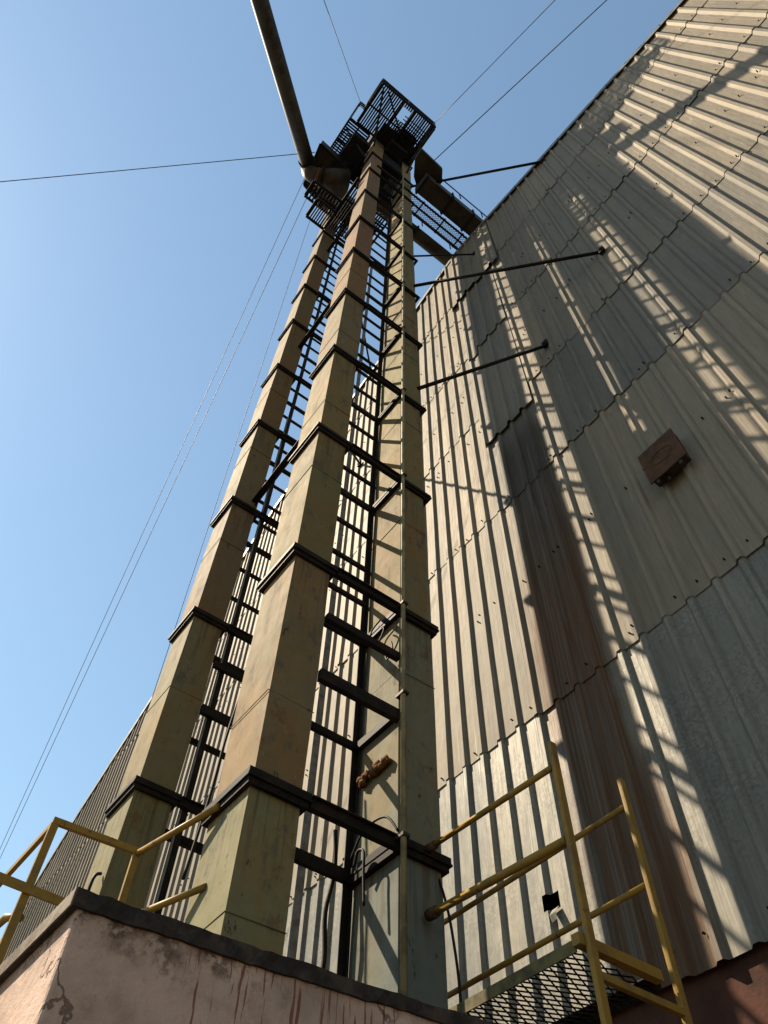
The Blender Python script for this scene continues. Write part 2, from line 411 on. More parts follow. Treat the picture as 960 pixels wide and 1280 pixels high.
q = MB(); q.bar((W-.075, 1.80, 7.700), (W-.02, 1.80, 7.700), .06, .3); q.build('wall_bracket', black_steel, fb)

# ------------------------------------------------------------ plinth
def kz(x): return 1.355 + (x-.63)*.045
pl = thing('concrete_plinth', (1.8, 4.8, -1.6), 'stained pink rendered plinth with dark kerb carrying the elevator legs', 'plinth')
PX0, PX1, PY0, PY1 = .655, 2.93, 2.535, 7.4
q = MB()
k = len(q.v)
n = 14
q.prism([(PX0, PY0, -1.6), (PX1, PY0, -1.6), (PX1, PY0, kz(PX1)-.04), (PX0, PY0, kz(PX0)-.04)], (0, PY1-PY0, 0))
q.build('rendered_wall', stucco, pl, .012)
q = MB(); rs = random.Random(3); xs = [.625 + (2.96-.625)*i/60 for i in range(61)]
top = [(x, PY0-.014 + rs.uniform(-.006, .006), kz(x) + .012*noise.noise(Vector((x*3, 5.3, 0))) + rs.uniform(-.002, .002)) for x in xs]
bot = [(x, PY0-.014 + rs.uniform(-.006, .004), kz(x)-.056 + .010*noise.noise(Vector((x*4, 1.3, 0))) + rs.uniform(-.003, .003)) for x in xs]
for i in range(60):
    a0, a1, b0, b1 = top[i], top[i+1], bot[i], bot[i+1]
    q.poly([b0, b1, a1, a0]); q.poly([a0, a1, (a1[0], PY1+.03, a1[2]), (a0[0], PY1+.03, a0[2])]); q.poly([b1, b0, (b0[0], PY1+.03, b0[2]), (b1[0], PY1+.03, b1[2])])
q.poly([bot[0], top[0], (top[0][0], PY1+.03, top[0][2]), (bot[0][0], PY1+.03, bot[0][2])])
q.poly([top[-1], bot[-1], (bot[-1][0], PY1+.03, bot[-1][2]), (top[-1][0], PY1+.03, top[-1][2])])
q.poly([(top[0][0], PY1+.03, top[0][2]), (top[-1][0], PY1+.03, top[-1][2]), (bot[-1][0], PY1+.03, bot[-1][2]), (bot[0][0], PY1+.03, bot[0][2])])
q.build('kerb_slab', kerb_m, pl)

# ------------------------------------------------------------ bucket elevators
FZA = [2.958, 5.27, 7.519, 9.816, 12.227, 14.667, 17.175, 19.9, 22.82, 25.311, 28.2]
FZB = [4.254, 6.553, 8.872, 11.198, 13.517, 15.93, 18.364, 20.84, 23.49, 26.07]
PAL = [(.375, .335, .235), (.34, .30, .19), (.33, .285, .17), (.35, .28, .175), (.34, .265, .165), (.34, .255, .16), (.33, .235, .145), (.31, .24, .15), (.33, .215, .13), (.31, .23, .15), (.30, .23, .16)]
def section(th, x0, x1, y0, y1, z0, z1, col, rs):
    j = [rs.uniform(-.006, .006) for _ in range(8)]
    q = MB(); k = 0
    nz = max(2, int((z1-z0)/.5))
    for i in range(nz+1):
        t = i/nz; z = z0+(z1-z0)*t
        sw_ = .006*math.sin(math.pi*t)
        for n_, (x, y) in enumerate(((x0-sw_+j[0], y0-sw_+j[1]), (x1+sw_+j[2], y0-sw_+j[1]), (x1+sw_+j[2], y1+sw_), (x0-sw_+j[0], y1+sw_))):
            q.v.append((x, y, z))
    for i in range(nz):
        for n_ in range(4):
            q.f.append([i*4+n_, i*4+(n_+1) % 4, (i+1)*4+(n_+1) % 4, (i+1)*4+n_]); q.sm.append(0)
    q.f.append([3, 2, 1, 0]); q.sm.append(0); q.f.append([nz*4+n_ for n_ in range(4)]); q.sm.append(0)
    sec = q.build('casing_section', paint, th, 0, col)
    if z0 < 13 and z1-z0 > 1.2:
        zs_ = z0 + (z1-z0)*rs.uniform(.3, .7); w_ = MB(); e = .009
        for p_, r_ in (((x0-e, y0-e, zs_), (x1+e, y0-e, zs_+rs.uniform(-.01, .01))), ((x0-e, y0-e, zs_), (x0-e, y1, zs_+rs.uniform(-.01, .01)))): w_.tube([p_, r_], .0035, 5)
        w_.build('weld_seam', paint, th, 0, tuple(v*.7 for v in col))
    return sec
def collar(th, x0, x1, y0, y1, z, rs, bolts=True):
    """pair of bolted angle-iron frames round the casing"""
    q = MB(); e = .05
    t = rs.uniform(-.008, .008); z += t
    for (a, b_, ee) in ((.006, .05, e), (-.012, .004, e+.006), (-.055, -.014, e-.012)):
        X0, X1, Y0, Y1 = x0-ee, x1+ee, y0-ee, y1+ee
        q.box(X0, X1, Y0, y0-.008, z+a, z+b_); q.box(X0, X1, y1+.008, Y1, z+a, z+b_)
        q.box(X0, x0-.008, y0-.0078, y1+.0078, z+a, z+b_); q.box(x1+.008, X1, y0-.0078, y1+.0078, z+a, z+b_)
    if bolts:
        for i in range(5):
            x = x0 + (x1-x0)*(i+.5)/5; q.tube([(x, y0-.035, z+.05), (x, y0-.035, z-.04)], .008, 6)
            y = y0 + (y1-y0)*(i+.5)/5; q.tube([(x0-.035, y, z+.05), (x0-.035, y, z-.04)], .008, 6)
    return q.build('flange_collar', black_steel, th)

def elevator(th, ax, ay, wx, wy, gap, zs, zbase, ztop, pal, seed):
    """two casings side by side along X joined by cross bars"""
    rs = random.Random(seed)
    ex = ax + gap
    for li, x0 in enumerate((ax, ex)):
        zz = [zbase] + [z for z in zs if z < ztop-.3] + [ztop]
        for i, (a, b_) in enumerate(zip(zz, zz[1:])):
            c = pal(li, i)
            dw = wx - (.03 if li == 1 and i > 1 else 0)
            section(th, x0, x0+dw, ay, ay+wy, a, b_, tuple(v*rs.uniform(.92, 1.06) for v in c), rs)
            if i < len(zz)-2: collar(th, x0, x0+wx, ay, ay+wy, b_, rs, i < 5)
    X0, X1 = ax+wx+.05, ex-.05; YF, YB_ = ay-.02, ay+wy+.02
    # corner posts of the lattice between the casings
    if seed == 2:
        q = MB(); q.bar((2.19, 6.05, zbase), (2.19, 6.05, ztop), .055, .05, (0, 1, 0)); q.build('frame_post', black_steel, th)
        q = MB(); q.bar((2.150, 6.04, zbase), (2.150, 6.04, 12.0), .016, .03, (0, 1, 0)); q.build('lit_edge_strip', galv, th)  # pale strip stands in for the sunlit side of the post
    for x in (ax+wx+.03, ex-.03):
        q = MB(); q.angle((x, YB_, zbase), (x, YB_, ztop), .05, .006, (0, 1, 0)); q.build('frame_post', black_steel, th)
    zz = [zbase] + [z for z in zs if z < ztop-.3]
    for i, z in enumerate(zz):
        nxt = zz[i+1] if i+1 < len(zz) else ztop
        if i > 0:
            q = MB(); q.bar((X0, YF, z), (X1, YF, z), .05, .085); q.bar((X0, YF-.03, z+.03), (X1, YF-.03, z+.03), .04, .010); q.build('cross_bar', black_steel, th)
            q = MB(); q.bar((X0-.02, YB_, z+.01), (X1+.02, YB_, z+.01), .04, .09); q.build('cross_bar', black_steel, th)
            q = MB(); q.bar((X1+.025, ay-.045, z-.01), (X1+.025, YB_+.02, z-.01), .05, .095); q.build('side_bar', black_steel, th)
        if i == 1:
            for h in (.465, .74):
                zq = z + (nxt-z)*h; q = MB(); q.bar((X0-.04, YF, zq), (X1+.02, YF, zq), .05, .075+.03*(h < .5)); q.build('cross_bar', black_steel, th)
            zq = z + (nxt-z)*.48
            q = MB(); q.bar((X0-.02, YB_, zq), (X1, YB_, zq), .04, .06); q.build('cross_bar', black_steel, th)
            q = MB(); q.bar((X1+.02, ay+.03, zq), (X1+.02, YB_+.02, zq), .05, .07); q.build('side_bar', black_steel, th)
        elif i > 1:
            for h in (.25, .5, .75):
                zq = z + (nxt-z)*h + rs.uniform(-.03, .03)
                q = MB(); q.bar((X0-.02, YB_, zq), (X1+.02, YB_, zq), .035, .05); q.build('rung_bar', black_steel, th)
        else:
            zq = z + (nxt-z)*.62
            if seed != 1: q = MB(); q.bar((X0-.02, YB_, zq), (X1+.02, YB_, zq), .035, .07); q.build('rung_bar', black_steel, th)
            q = MB(); q.bar((X0-.04, YB_, zbase+.1), (X1+.04, YB_, zbase+.1), .05, .10); q.build('cross_bar', black_steel, th)

def palA(li, i):
    c = PAL[min(i, len(PAL)-1)]
    return c if li == 0 else ((.27, .33, .345), (.32, .34, .31), (.36, .31, .20))[min(i, 2)]
def palB(li, i): return ((.30, .305, .24), (.31, .285, .215), (.30, .25, .18), (.31, .25, .18), (.29, .235, .165))[min(i, 4)]
ef = thing('bucket_elevator', (2.4, 3.9, 1.4), 'nearer twin-leg bucket elevator with olive tan rectangular casings and black flanges', 'bucket elevator', )
er = thing('bucket_elevator', (2.4, 6.27, 1.4), 'rear bucket elevator seen as the leftmost casing leg beyond the near one', 'bucket elevator')
elevator(ef, 1.70, 3.69, .36, .50, 1.135, FZA, 1.40, 28.6, palA, 1)
elevator(er, 1.69, 6.02, .36, .50, 1.135, FZB, 1.40, 28.4, palB, 2)
# lowest flange-to-floor offset: ragged foam patch on the inner leg
q = MB(); rs = random.Random(9)
pts = [(2.815, 4.16 - .40*i/14, 3.70 + .02*math.sin(i*1.7) + rs.uniform(-.02, .02)) for i in range(15)]
for i in range(14):
    r_ = rs.uniform(.014, .034); c_ = (Vector(pts[i])+Vector(pts[i+1]))/2 + Vector((0, rs.uniform(-.01, .01), rs.uniform(-.02, .02))); q.tube([c_+Vector((-.012, -r_, rs.uniform(-.02, .02))), c_+Vector((-.03, 0, rs.uniform(-.015, .015))), c_+Vector((-.008, r_, rs.uniform(-.02, .02)))], r_, 7)
q.build('sealing_foam', foam, ef)
q = MB(); q.box(3.14, 3.22, 4.0, 4.27, 1.4, 12.2); q.build('hidden_shadow_duct', paint, ef, 0, (.25, .25, .18))  # added duct, hidden behind the leg, closes the sunlit gap between leg shadows
# heads
q = MB(); x0, x1 = 1.60, 3.22
arc = [(x0, 3.64, 28.6), (x1, 3.64, 28.6), (x1, 3.64, 29.6)] + [((x0+x1)/2 + (x1-x0)/2*math.cos(t), 3.64, 29.6 + .75*math.sin(t)) for t in [math.pi*i/10 for i in range(1, 10)]] + [(x0, 3.64, 29.6)]
q.prism(arc, (0, .6, 0)); q.build('head_casing', duct, ef, .01)
q = MB(); q.tube([(2.4, 3.3, 29.5), (2.4, 4.6, 29.5)], .09, 12); q.box(2.1, 2.7, 3.2, 3.5, 29.3, 29.75); q.build('drive_shaft', black_steel, ef)
q = MB(); q.prism([(2.12, 3.72, 25.6), (2.76, 3.72, 25.6), (2.78, 3.72, 28.6), (2.09, 3.72, 28.6)], (0, .75, 0)); q.box(1.0, 1.66, 3.85, 4.7, 27.2, 27.7); q.box(2.1, 2.75, 3.3, 3.66, 27.3, 27.85); q.build('discharge_hood', deck_steel, ef)
q = MB()
arc = [(x0, 6.0, 28.4), (x1, 6.0, 28.4), (x1, 6.0, 29.2)] + [((x0+x1)/2 + (x1-x0)/2*math.cos(t), 6.0, 29.2 + .7*math.sin(t)) for t in [math.pi*i/10 for i in range(1, 10)]] + [(x0, 6.0, 29.2)]
q.prism(arc, (0, .6, 0)); q.build('head_casing', duct, er, .01)

# tie bars between the two elevators
for (za, zb_, lab) in ((9.12, 9.12, 'lowest'), (14.9, 14.9, 'middle'), (22.0, 22.0, 'top')):
    q = MB(); q.angle((2.02, 6.02, za), (2.0, 4.20, zb_), .075, .008)
    tag(q.build('tie_bar', black_steel), f'{lab} black steel bar tying the near elevator leg to the rear one', 'tie bar', 'tie bars between the elevator legs')

# ------------------------------------------------------------ head platform
pf = thing('service_platform', (2.0, 3.0, 28.0), 'black steel grating platform with handrail at the very top of the tower', 'platform')
def grating(th, x0, x1, y0, y1, z, along='Y', step=.075, wd=.038, holes=()):
    q = MB(); 
    if along == 'Y':
        x = x0+.03
        while x < x1-.02:
            segs = [(y0, y1)]
            for (hx0, hx1, hy0, hy1) in holes:
                if hx0 < x < hx1: segs = [s_ for a, b_ in segs for s_ in ((a, min(b_, hy0)), (max(a, hy1), b_)) if s_[1]-s_[0] > .02]
            for a, b_ in segs: q.box(x-wd/2, x+wd/2, a, b_, z, z+.03)
            x += step
    else:
        y = y0+.03
        while y < y1-.02:
            q.box(x0, x1, y-wd/2, y+wd/2, z, z+.03); y += step
    return q.build('deck_grating', deck_steel, th)
def frame(th, x0, x1, y0, y1, z, cross=()):
    q = MB(); s_ = .10
    q.bar((x0, y0, z-.055), (x1, y0, z-.055), .06, s_); q.bar((x0, y1, z-.055), (x1, y1, z-.055), .06, s_)
    q.bar((x0, y0+.031, z-.055), (x0, y1-.031, z-.055), .06, s_); q.bar((x1, y0+.031, z-.055), (x1, y1-.031, z-.055), .06, s_)
    for ax_, v in cross:
        if ax_ == 'x': q.bar((v, y0+.031, z-.06), (v, y1-.031, z-.06), .05, .08)
        else: q.bar((x0+.031, v, z-.062), (x1-.031, v, z-.062), .05, .08)
    return q.build('deck_frame', deck_steel, th)
def rail(th, pts, h=1.0, r=.028, step=1.1, mat=None, mid=(.5,), kick=0, name='handrail'):
    mat = mat or deck_steel; q = MB()
    tops = [Vector(p)+Vector((0, 0, h)) for p in pts]
    for a, b_ in zip(tops, tops[1:]): q.tube([a, b_], r, 8)
    q.build('top_rail', mat, th)
    if mid:
        q = MB()
        for f in mid:
            mm = [Vector(p)+Vector((0, 0, h*f)) for p in pts]
            for a, b_ in zip(mm, mm[1:]): q.tube([a, b_], r*.8, 8)
        q.build('mid_rail', mat, th)
    if kick:
        q = MB()
        for a, b_ in zip(pts, pts[1:]): q.bar(Vector(a)+Vector((0, 0, kick/2+.04)), Vector(b_)+Vector((0, 0, kick/2+.04)), .008, kick)
        q.build('kick_plate', mat, th)
    done = []
    for a, b_ in zip(pts, pts[1:]):
        a = Vector(a); b_ = Vector(b_); nn = max(1, round((b_-a).length/step))
        for i in range(nn+1):
            p = a+(b_-a)*i/nn
            if any((p-o).length < .05 for o in done): continue
            done.append(p); q = MB(); q.tube([p, p+Vector((0, 0, h))], r*.95, 8); q.build('rail_post', mat, th)
grating(pf, .92, 3.02, 2.22, 3.62, 28.0, 'Y', .078, .052, holes=((1.85, 2.15, 2.35, 2.75),))
frame(pf, .90, 3.05, 2.20, 3.62, 28.0, (('x', 1.35), ('x', 1.78), ('x', 2.22), ('x', 2.65), ('y', 2.95)))
grating(pf, .68, 1.45, 3.68, 5.2, 28.0, 'X', .085, .056)
frame(pf, .66, 1.47, 3.66, 5.25, 28.0, (('x', 1.05), ('y', 4.4)))
grating(pf, 1.5, 3.2, 4.32, 5.2, 28.0, 'X', .07, .045); frame(pf, 1.5, 3.2, 4.30, 5.25, 28.0, (('x', 2.0), ('x', 2.6)))
rail(pf, [(.68, 5.2, 28), (.68, 3.2, 28), (.88, 3.2, 28), (.88, 2.2, 28), (3.05, 2.2, 28), (3.05, 3.6, 28)], 1.0, .03, .9, None, (.5,), .10)
q = MB(); q.bar((1.0, 2.3, 27.9), (1.68, 3.66, 26.6), .06, .06); q.bar((2.9, 2.3, 27.9), (3.0, 3.66, 26.6), .06, .06); q.bar((.75, 4.0, 27.9), (1.69, 4.1, 26.6), .06, .06); q.bar((1.2, 2.3, 27.86), (2.9, 3.5, 27.86), .05, .05)
q.build('support_brace', deck_steel, pf)
grating(pf, 2.05, 3.02, 2.5, 3.1, 27.93, 'X', .11, .03)
grating(pf, .7, 1.45, 4.0, 5.2, 27.92, 'Y', .13, .04)
q = MB(); q.box(1.62, 3.0, 3.08, 3.6, 27.975, 27.995); q.box(1.5, 3.15, 4.34, 5.2, 27.96, 27.975); q.build('chequer_plate', deck_steel, pf)
# a drive motor standing on the deck
mt = thing('drive_motor', (2.45, 3.0, 28.05), 'dark electric motor on the top platform beside the elevator head', 'motor')
q = MB(); q.tube([(2.2, 3.05, 28.35), (2.75, 3.05, 28.35)], .2, 16); q.tube([(2.75, 3.05, 28.35), (2.83, 3.05, 28.35)], .15, 16); q.build('motor_body', deck_steel, mt)
q = MB(); q.box(2.2, 2.75, 2.85, 3.25, 28.05, 28.15); q.build('foot_plate', deck_steel, mt)
# lower platform between both heads
p2 = thing('service_platform', (1.8, 5.2, 24.5), 'small slatted black landing just below the left discharge spout', 'platform')
grating(p2, .70, 1.66, 5.12, 5.60, 24.0, 'Y', .105, .055); frame(p2, .68, 1.66, 5.10, 5.62, 24.0, (('y', 5.36),))
grating(p2, 1.70, 3.1, 4.3, 6.0, 24.2, 'Y', .075, .05); frame(p2, 1.68, 3.12, 4.28, 6.05, 24.2, (('y', 5.0), ('x', 2.1), ('x', 2.6)))
p3 = thing('service_platform', (1.3, 5.5, 23.1), 'lowest small grating step platform hung left of the rear elevator leg', 'platform')
grating(p3, 1.02, 1.60, 5.26, 5.82, 23.1, 'Y', .07, .04); frame(p3, 1.0, 1.62, 5.24, 5.84, 23.1)
rail(p3, [(1.6, 5.24, 23.1), (1.0, 5.24, 23.1), (1.0, 5.84, 23.1)], .5, .016, .6, None, ())

# ------------------------------------------------------------ discharge spout to the left
sp = thing('discharge_spout', (.6, 5.4, 26.0), 'weathered hopper casing and elbow sticking out left of the tower head', 'spout')
q = MB()
V = [(.305, 4.70, 26.95), (1.60, 4.83, 26.95), (1.62, 6.3, 26.95), (.56, 6.05, 26.95)]
top = [(.305, 4.70, 27.7), (1.60, 4.83, 27.9), (1.62, 6.3, 27.9), (.56, 6.05, 27.7)]
k = len(q.v); q.v += V+top
for f in ((3, 2, 1, 0), (4, 5, 6, 7), (0, 1, 5, 4), (1, 2, 6, 5), (2, 3, 7, 6), (3, 0, 4, 7)): q.f.append([k+i for i in f]); q.sm.append(0)
q.build('hopper_casing', duct, sp, .015)
q = MB()
for a, b_ in zip(V, V[1:]+V[:1]): q.bar(Vector(a)+Vector((0, 0, -.03)), Vector(b_)+Vector((0, 0, -.03)), .07, .05)
q.bar((.95, 4.78, 26.90), (1.1, 6.15, 26.90), .08, .06); q.bar((.42, 5.38, 26.90), (1.6, 5.53, 26.90), .06, .06)
q.build('stiffener_frame', black_steel, sp)
q = MB(); q.tube([(.86, 5.40, 26.32), (1.15, 5.28, 26.35), (1.62, 5.12, 26.5)], .27, 18, .46); q.build('outlet_pipe', duct, sp)
q = MB(); q.tube([(.90, 5.385, 26.32), (.85, 5.405, 26.32)], .33, 18); q.build('pipe_flange', black_steel, sp)
q = MB(); q.tube([(.86, 5.40, 26.32), (.72, 5.45, 26.33)], .262, 18); q.build('rusty_sleeve', rust, sp)
dp = thing('spout_pipe', (-1.2, 4.0, 24), 'long dark round spout pipe slanting overhead out of the top of the picture', 'pipe')
P0 = Vector((.46, 5.56, 26.9)); P1 = Vector((-2.93, 2.33, 24.0)); D = (P1-P0)
q = MB(); q.tube([P0 + D*t for t in (0.02, .5, 1, 2, 3.2)], .235, 20)
q.build('straight_pipe', duct, dp)
q = MB(); q.tube([(.86, 5.40, 26.32), (.70, 5.46, 26.33), (.58, 5.53, 26.42), (.50, 5.57, 26.6), (.46, 5.57, 26.8), tuple(P0+D*.04)], .245, 20); q.build('elbow', duct, dp)
q = MB()
for t in (.06, 1.35, 2.6): q.tube([P0+D*t, P0+D*(t+.008)], .28, 20)
q.build('pipe_flange', black_steel, dp)

# ------------------------------------------------------------ conveyor gallery to the gable
gl = thing('conveyor_gallery', (4.3, 3.4, 24.0), 'enclosed conveyor with mesh walkway running from tower head to warehouse gable', 'conveyor')
q = MB(); q.box(3.22, 6.4, 3.02, 3.56, 24.0, 24.55); q.build('conveyor_trough', duct, gl, .01)
for x in (3.25, 4.2, 5.0):
    q = MB(); q.box(x, x+.05, 2.98, 3.60, 23.96, 24.6); q.build('trough_flange', black_steel, gl)
q = MB(); q.prism([(2.72, 2.62, 24.62), (2.74, 2.95, 24.62), (3.02, 3.36, 24.62), (3.3, 3.55, 24.62), (3.72, 3.37, 24.62), (3.79, 2.97, 24.62), (3.56, 2.67, 24.62)], (0, 0, .28)); q.build('inlet_hood', duct, gl, .01)
q = MB()
for y in (3.66, 3.86, 4.08): q.bar((1.9, y, 23.95), (6.2, y, 23.95), .05, .08)
for x in (2.8, 3.6, 4.4, 5.1): q.bar((x, 3.60, 23.93), (x, 4.12, 23.93), .04, .04)
q.build('walkway_beam', black_steel, gl)
def expanded(th, x0, x1, y0, y1, z, cx, cy, t, mat, name='expanded_mesh'):
    q = MB(); nx = round((x1-x0)/cx); ny = round((y1-y0)/cy); cx = (x1-x0)/nx; cy = (y1-y0)/ny
    for i in range(nx):
        for j in range(ny):
            xa, ya = x0+i*cx, y0+j*cy; xm, ym = xa+cx/2, ya+cy/2
            e = [(xa, ym), (xm, ya), (xa+cx, ym), (xm, ya+cy)]
            for a, b_ in zip(e, e[1:]+e[:1]): q.bar((*a, z), (*b_, z), t, t*1.1)
    return q.build(name, mat, th)
expanded(gl, 2.4, 5.6, 3.62, 4.1, 23.99, .10, .06, .010, galv)
rail(gl, [(2.9, 4.2, 24.0), (6.2, 4.2, 24.0)], .9, .018, 1.0, None, ())
rail(gl, [(3.6, 2.94, 24.3), (6.2, 2.94, 24.3)], .7, .018, .9, None, ())
q = thing('spout_pipe', (4.6, 4.5, 24.0), 'short dark round pipe running from the tower into the gable below the walkway', 'pipe')
z = MB(); z.tube([(2.3, 4.50, 24.0), (7.0, 4.50, 24.0)], .205, 20); z.build('straight_pipe', duct, q)
z = MB(); z.tube([(3.9, 4.50, 24.0), (3.94, 4.50, 24.0)], .245, 20); z.build('pipe_flange', black_steel, q)

# ------------------------------------------------------------ wall struts
def strut(a, b_, label, r=.032, pad=True):
    t = thing('wall_strut', b_, label, 'strut', 'steel struts bracing the tower to the wall')
    q = MB(); q.tube([a, b_], r, 10); q.build('tube', black_steel, t)
    if pad:
        bx, by, bz = b_; q = MB(); q.box(bx-.075, bx-.02, by-.06, by+.06, bz-.09, bz+.09); q.tube([(bx-.10, by, bz), (bx-.02, by, bz)], .045, 8); q.build('end_plate', black_steel, t)
strut((3.14, 3.68, 15.3), (W-.02, .85, 14.2), 'black strut between tower and wall ending right of the lit gable strip, second from top')
strut((3.14, 3.68, 10.45), (W-.02, 2.54, 13.1), 'lowest black strut from tower to corrugated wall')
strut((3.16, 3.68, 25.0), (W-.02, .63, 22.25), 'uppermost black strut crossing the sky from tower to roof edge', .036)
strut((3.14, 4.46, 19.6), (W-.02, 3.45, 21.55), 'thin short strut reaching the wall just under the gable peak', .024)
strut((3.14, 6.25, 13.2), (W-.02, 8.5, 16.9), 'black strut behind the near legs going from rear elevator to the sunlit wall', .03)
strut((3.14, 6.25, 21.6), (W-.02, 8.3, 22.0), 'high strut behind the legs from rear elevator towards the gable', .028)

# ------------------------------------------------------------ conduit on the right leg
cd = thing('conduit_pipe', (2.80, 3.58, 1.4), 'straight slim pale conduit running up the corner of the right elevator leg', 'conduit')
q = MB(); q.tube([(2.795, 3.585, 1.42), (2.79, 3.59, 8), (2.795, 3.585, 16), (2.79, 3.59, 26.5)], .021, 10); q.build('pipe_run', mat_simple('cream_painted_pipe', (.33, .29, .17), (.20, .17, .11), .55, 0, 5), cd)
for z_ in [2.95+.02, 4.2, 5.27, 7.5, 9.8, 12.2, 14.6, 17.1]: q = MB(); q.box(2.765, 2.825, 3.555, 3.655, z_-.012, z_+.012); q.build('pipe_clamp', duct, cd)
# second vertical conduit standing behind the bay
cd2 = MB(); cd2.bar((3.45, 6.0, -1.6), (3.45, 6.0, 23.9), .075, .03)
tag(cd2.build('cable_tray', galv), 'grey vertical cable tray seen between the near legs in front of the wall', 'cable tray')

# cables, loops and hooks
def cable(name, pts, r, label, cat='cable', mat=None, sub=6):
    P = [Vector(p) for p in pts]; out = []
    for i in range(len(P)-1):
        p0 = P[max(i-1, 0)]; p1 = P[i]; p2 = P[i+1]; p3 = P[min(i+2, len(P)-1)]
        for s_ in range(sub):
            t = s_/sub; out.append(.5*((2*p1)+(p2-p0)*t+(2*p0-5*p1+4*p2-p3)*t*t+(3*p1-p0-3*p2+p3)*t**3))
    out.append(P[-1]); q = MB(); q.tube(out, r, 7); return tag(q.build(name, mat or cable_m), label, cat)
cable('cable', [(3.17, 3.72, 2.93), (3.18, 3.66, 2.75), (3.20, 3.62, 2.5), (3.22, 3.6, 2.1), (3.18, 3.62, 1.72), (3.2, 3.6, 1.5)], .009, 'black loose cable hanging down beside the right leg above the catwalk')
cable('cable', [(2.76, 3.60, 3.0), (2.74, 3.72, 3.16), (2.73, 3.95, 3.17), (2.75, 4.12, 3.05)], .009, 'thin black cable arching over the lowest bar at the right leg')
cable('wire_loop', [(2.73, 4.05, 2.95), (2.72, 4.0, 3.03), (2.72, 3.93, 3.0), (2.72, 3.92, 2.85), (2.72, 3.90, 2.62)], .010, 'black hooked rod hanging from the lowest side bar', 'hook')
cable('wire_loop', [(2.74, 3.88, 5.2), (2.74, 3.80, 5.08), (2.74, 3.90, 4.98), (2.74, 4.02, 5.06), (2.74, 3.99, 5.22), (2.74, 3.86, 5.26)], .008, 'small coil of black wire by the second flange of the right leg', 'wire coil')
cable('wire_loop', [(2.75, 3.70, 4.85), (2.74, 3.67, 4.72), (2.74, 3.74, 4.66), (2.75, 3.78, 4.74)], .008, 'tiny black wire loop under the coil on the right leg', 'wire coil')
cable('rope', [(2.68, 4.24, 3.3), (2.70, 4.24, 3.0), (2.66, 4.25, 2.7), (2.68, 4.25, 2.4), (2.64, 4.26, 2.1), (2.63, 4.26, 1.95)], .016, 'frayed dark rope hanging behind the lowest bar between the near legs', 'rope', black_steel)
cable('rope', [(2.05, 5.0, 4.9), (2.0, 5.0, 4.3), (1.98, 5.0, 3.7), (1.93, 5.0, 3.0)], .012, 'thin tangled cord hanging between rear and near elevator legs', 'cord', black_steel)
cable('bent_rod', [(1.66, 6.1, 3.45), (1.60, 6.05, 3.35), (1.60, 6.05, 2.95), (1.54, 6.05, 2.85), (1.44, 6.05, 2.98)], .014, 'bent black rod hook sticking out left of the rear leg', 'rod')

# ------------------------------------------------------------ right catwalk with ladder
cw = thing('catwalk', (3.3, 3.6, 1.92), 'mesh floored catwalk between right elevator leg and wall', 'catwalk')
q = MB(); q.angle((3.0, 2.50, 1.95), (3.0, 5.6, 1.95), .06, .008); q.build('side_angle', mat_simple('dirty_olive_yellow_steel', (.17, .14, .06), (.08, .07, .04), .7, 0, 8), cw)
q = MB(); q.angle((3.6, 5.6, 1.95), (3.6, 2.50, 1.95), .06, .008); q.build('side_angle', black_steel, cw)
q = MB(); q.bar((2.97, 2.47, 1.93), (3.56, 2.47, 1.93), .05, .055); q.build('end_bar', yellow, cw)
expanded(cw, 3.01, 3.59, 2.52, 5.6, 1.905, .115, .052, .006, black_steel)
lad = thing('ladder', (3.3, 2.45, -1.6), 'worn yellow ladder rising past the catwalk end at lower right', 'ladder')
for x, lab, zt in ((3.03, None, 3.10), (3.64, None, 3.12)):
    q = MB(); q.bar((x, 2.43, -1.6), (x, 2.43, zt), .048, .03, (0, 1, 0)); q.build('stringer', yellow, lad, .004)
for i in range(11):
    z_ = 1.77 - .32*i
    q = MB(); q.bar((3.05, 2.43, z_), (3.62, 2.43, z_), .03, .035); q.build('rung', yellow, lad)
hn = thing('handrail', (3.03, 3.0, 1.92), 'yellow pipe handrail of two bars joining the ladder to the right leg', 'handrail')
q = MB(); q.tube([(3.02, 2.45, 2.93), (3.04, 3.62, 3.00)], .019, 10); q.build('top_rail', yellow, hn)
q = MB(); q.tube([(3.02, 2.45, 2.46), (3.03, 3.62, 2.55)], .024, 10); q.build('mid_rail', yellow, hn)
q = MB(); q.tube([(3.04, 3.56, 2.995), (3.04, 3.64, 3.0)], .03, 10); q.tube([(3.03, 3.56, 2.545), (3.03, 3.64, 2.55)], .036, 10); q.build('rusty_collar', rust, hn)
hf = thing('handrail', (3.63, 4.0, 1.92), 'yellow pipe handrail of two bars on the wall side of the catwalk', 'handrail')
q = MB(); q.tube([(3.63, 2.45, 2.93), (3.62, 5.6, 2.93)], .018, 10); q.build('top_rail', yellow, hf)
q = MB(); q.tube([(3.63, 2.45, 2.43), (3.62, 5.6, 2.45)], .018, 10); q.build('mid_rail', yellow, hf)
q = MB(); q.tube([(3.62, 5.6, 1.92), (3.62, 5.6, 2.95)], .02, 10); q.build('rail_post', yellow, hf)

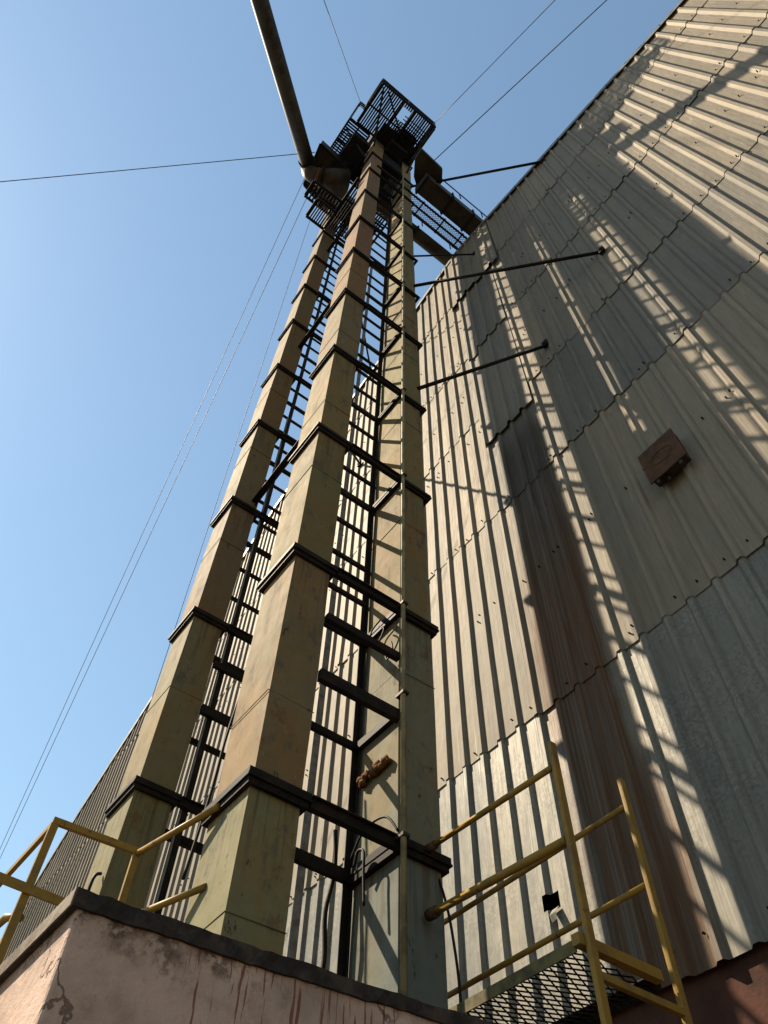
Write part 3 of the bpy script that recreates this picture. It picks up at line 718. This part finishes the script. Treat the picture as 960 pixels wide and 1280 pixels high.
# ------------------------------------------------------------ left catwalk with yellow rail
lw = thing('handrail', (1.2, 4.8, 1.92), 'yellow angle-iron railing around the landing left of the near leg', 'handrail')
P = Vector((.92, 4.8, 2.92)); Q = Vector((1.48, 4.77, 2.92))
q = MB(); q.bar(P+Vector((-.02, 0, 0)), Q, .03, .042); q.bar((.90, 6.2, 2.92), P+Vector((0, .016, 0)), .03, .042); q.build('top_rail', yellow, lw)
q = MB(); q.tube([Q+Vector((0, 0, -.02)), (1.66, 4.0, 2.92)], .021, 10); q.build('top_rail', yellow, lw)
q = MB(); q.bar((P.x, P.y, 1.95), (P.x, P.y, 2.898), .05, .03, (0, 1, 0)); q.build('rail_post', yellow, lw)
q = MB(); q.bar((Q.x, Q.y, 1.4), (Q.x, Q.y, 2.898), .042, .03, (0, 1, 0)); q.build('rail_post', yellow, lw)
q = MB(); q.bar((.60, 4.775, 2.47), (1.40, 4.775, 2.45), .012, .055); q.build('mid_rail', yellow, lw)
q = MB(); q.tube([(1.47, 4.72, 2.42), (1.69, 4.0, 2.41)], .02, 10); q.build('mid_rail', yellow, lw)
q = MB(); q.tube([(.95, 4.82, 2.32), (.90, 4.95, 2.36), (.88, 5.2, 2.36), (.86, 6.2, 2.36)], .024, 10); q.build('mid_rail', yellow, lw)
ld = thing('landing', (.0, 4.5, 1.9), 'grey landing plate on yellow channel at the left edge', 'landing')
q = MB(); q.box(-1.6, .60, 3.42, 4.5, 1.575, 1.595); q.build('deck_plate', galv, ld)
q = MB(); q.box(-1.6, .58, 3.47, 3.53, 1.46, 1.574); q.box(.30, .36, 3.54, 4.4, 1.46, 1.574); q.box(.45, .50, 3.6, 3.65, -1.6, 1.455); q.box(-1.5, -1.45, 3.6, 3.65, -1.6, 1.455); q.build('channel_frame', yellow, ld)

# ------------------------------------------------------------ guy wires and loose lines
def wire(a, b_, sag, r, label):
    a = Vector(a); b_ = Vector(b_); q = MB()
    q.tube([a+(b_-a)*(i/24)+Vector((0, 0, -sag*4*(i/24)*(1-i/24))) for i in range(25)], r, 5)
    tag(q.build('guy_wire', wire_m), label, 'guy wire', 'thin wires from the tower top')
def ext(a, b_, k): a = Vector(a); b_ = Vector(b_); return a+(b_-a)*k
wire((.66, 3.2, 29), ext((.66, 3.2, 29), (-1.46, 1.21, 22), 4.3), .0, .010, 'thin wire from the platform corner to the top edge left of centre')
wire((3.05, 2.2, 29), ext((2.8, 2.0, 29), (3.2, -2.3, 26), 6), .0, .012, 'thin wire in the sky right of the platform, the upper of two')
wire((3.25, 2.97, 25.3), ext((3.4, 2.9, 28), (4.38, -3.2, 26), 4), .0, .014, 'darker thin wire in the sky right of the platform, the lower of two')
wire((.3, 5.0, 26.8), ext((.3, 5.0, 26.8), (-6.44, 10.29, 23), 5), .5, .013, 'thin wire crossing the blue sky to the left edge')
wire((.45, 5.7, 26.7), (3.9, 27.6, 14.9), 1.4, .009, 'left hanging line sagging from tower head to the lower left sky')
wire((.75, 5.5, 23.95), (4.0, 27.4, 14.4), .9, .009, 'second hanging line close to the left one, lower left sky')
wire((1.15, 5.84, 23.0), (3.6, 13.5, 6.0), .5, .007, 'fine line dropping from tower head to the left wall edge')
